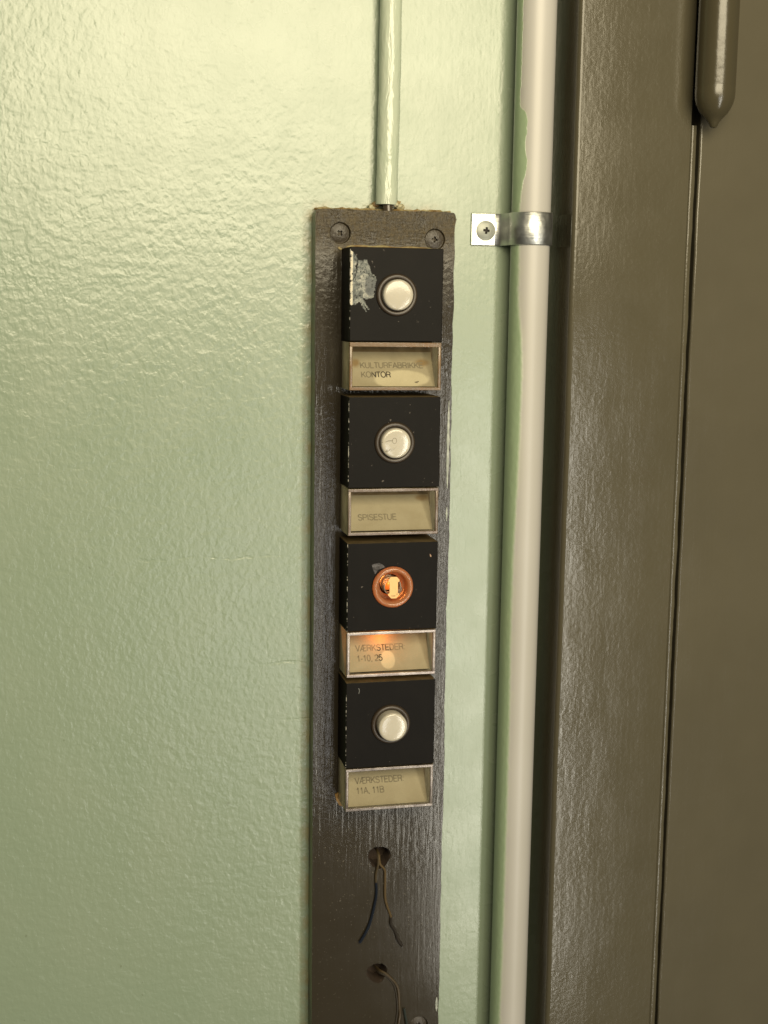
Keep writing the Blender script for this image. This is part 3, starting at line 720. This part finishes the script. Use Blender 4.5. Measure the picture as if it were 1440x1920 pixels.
# ------------------------------------------------------------------ conduit pipe and clamp
PX, PH, PR = .2725, .0148, .0121
bm = bmesh.new()
lathe_z(bm, [(PR, -1.2), (PR, 1.2)], 64, 0, 0); 
for e in (-1.2, 1.2):
    pass
bmesh.ops.holes_fill(bm, edges=[e for e in bm.edges if e.is_boundary])
tag(from_bm('conduit_pipe', bm, M_PIPE, loc=(PX, -PH, 0)), 'cream plastic conduit pipe with green overpaint along its left side', 'pipe')
cl = thing('pipe_clamp', 'shiny zinc saddle clamp holding the cream pipe', 'pipe clamp', (.2476, 0, .0490))
prof = []
ox = .2476
prof += [(.2385 - ox, -.0012), (.2470 - ox, -.0013), (.2535 - ox, -.0014), (.2560 - ox, -.0019), (.2575 - ox, -.0034), (.2586 - ox, -.0062)]
ro = PR + .0009
a0, a1 = math.radians(196), math.radians(-8)
for i in range(33):
    a = a0 + (a1 - a0) * i / 32
    prof.append((PX - ox + ro * math.cos(a), -PH - ro * math.sin(a)))
prof += [(PX - ox + ro - .0002, -.006), (PX - ox + ro - .0004, -.0005)]
P2 = [Vector((x, y, 0)) for x, y in prof]
rows = []
bm = bmesh.new()
for z, ex in ((-.0098, -.0003), (-.0095, 0), (.0095, 0), (.0098, -.0003)):
    rows.append([])
    for i, p in enumerate(P2):
        d = (P2[min(i + 1, len(P2) - 1)] - P2[max(i - 1, 0)]).normalized(); nn = Vector((d.y, -d.x, 0))
        rows[-1].append(bm.verts.new((p.x + nn.x * (.0005 + ex), p.y + nn.y * (.0005 + ex), z)))
for a, b in zip(rows, rows[1:]):
    for i in range(len(a) - 1): bm.faces.new((a[i], a[i + 1], b[i + 1], b[i]))
inner = []
for z in (-.0098, .0098):
    inner.append([])
    for i, p in enumerate(P2):
        d = (P2[min(i + 1, len(P2) - 1)] - P2[max(i - 1, 0)]).normalized(); nn = Vector((d.y, -d.x, 0))
        inner[-1].append(bm.verts.new((p.x - nn.x * .0004, p.y - nn.y * .0004, z)))
for a, b in ((inner[0], rows[0]), (rows[-1], inner[1]), (inner[1], inner[0])):
    for i in range(len(a) - 1): bm.faces.new((a[i], a[i + 1], b[i + 1], b[i]))
for e in (0, -1): bm.faces.new((inner[0][e], rows[0][e], rows[1][e], rows[2][e], rows[3][e], inner[1][e]))
from_bm('strap', bm, M_ZINC, cl, angle=50)
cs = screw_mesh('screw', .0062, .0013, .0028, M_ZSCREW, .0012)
cs.parent = cl; cs.location = (0, -.0020, -.0007); cs.rotation_euler = (0, .12, 0)

# ------------------------------------------------------------------ loose wires
def wire(label, pts, col, rad, start, tip=None):
    P = [start[0], start[1]] + [(x, -.014 - rad * (1.05 + .5 * math.sin(i * 1.3) ** 2), z) for i, (x, z) in enumerate([(a * MM, b * MM) for a, b in pts])]
    P = [Vector(p) for p in P]; base = P[2].copy()
    root = thing('loose_wire', label, 'wire', base, 'cut wires hanging from the board holes')
    sp = smooth_path([p - base for p in P], 5)
    cutp = int(len(sp) * (tip[0] if tip else 1.0))
    bm = bmesh.new(); tube(bm, sp[:cutp + 1], rad, 8)
    from_bm('insulation', bm, plain('wire_sheath', col, .4), root)
    if tip:
        bm = bmesh.new(); tube(bm, sp[cutp - 1:], lambda t: rad * (1.12 + .2 * t), 8)
        from_bm('wire_end', bm, plain('wire_end_sheath', tip[1], .3), root)
h1 = (.1816, -.003, -.352); h2 = (.1812, -.003, -.434)
wire('left wire of the upper hole with a blue black end', [(181.2, -357.5), (180.5, -360.4), (179.5, -366.8), (180.1, -376.7), (179.1, -384.8), (176.2, -397.6), (173.1, -404.8), (169.3, -411.4)], (.045, .032, .014), .00080, (h1, (.1814, -.0120, -.3515)), (.52, (.006, .009, .016)))
wire('right tan wire of the upper hole with a kinked dark end', [(182.2, -358.1), (185.3, -362.4), (185.8, -369.0), (185.9, -380.5), (187.2, -387.1), (190.1, -395.6), (190.2, -400.6), (193.1, -405.8), (195.1, -411.9), (198.0, -416.3)], (.075, .050, .020), .00080, (h1, (.1818, -.0125, -.3525)), (.66, (.022, .018, .014)))
wire('brown wire curling down from the lower hole', [(187.0, -435.0), (191.9, -439.9), (194.8, -444.4), (196.1, -449.6), (196.6, -458.1), (197.2, -464.9), (196.4, -471), (195, -482)], (.050, .034, .015), .00075, (h2, (.1835, -.0125, -.4335)))
wire('thin dark wire beside the brown wire below the lower hole', [(187.4, -436.8), (190.8, -440.6), (193.4, -445.4), (194.9, -452.8), (195.6, -461.4), (194.6, -470.6), (193.5, -482)], (.030, .024, .016), .00055, (h2, (.1830, -.0120, -.4350)))
root = thing('loose_wire', 'short dark wire end just left of the lowest board screw', 'wire', (.200, -.0152, -.461), 'cut wires hanging from the board holes')
bm = bmesh.new(); tube(bm, smooth_path([(-.0001, 0, 0), (.0008, 0, -.0052), (.0017, -.0003, -.0103), (.0022, 0, -.022)]), .0008, 8)
from_bm('insulation', bm, plain('wire_sheath', (.02, .026, .022), .4), root)
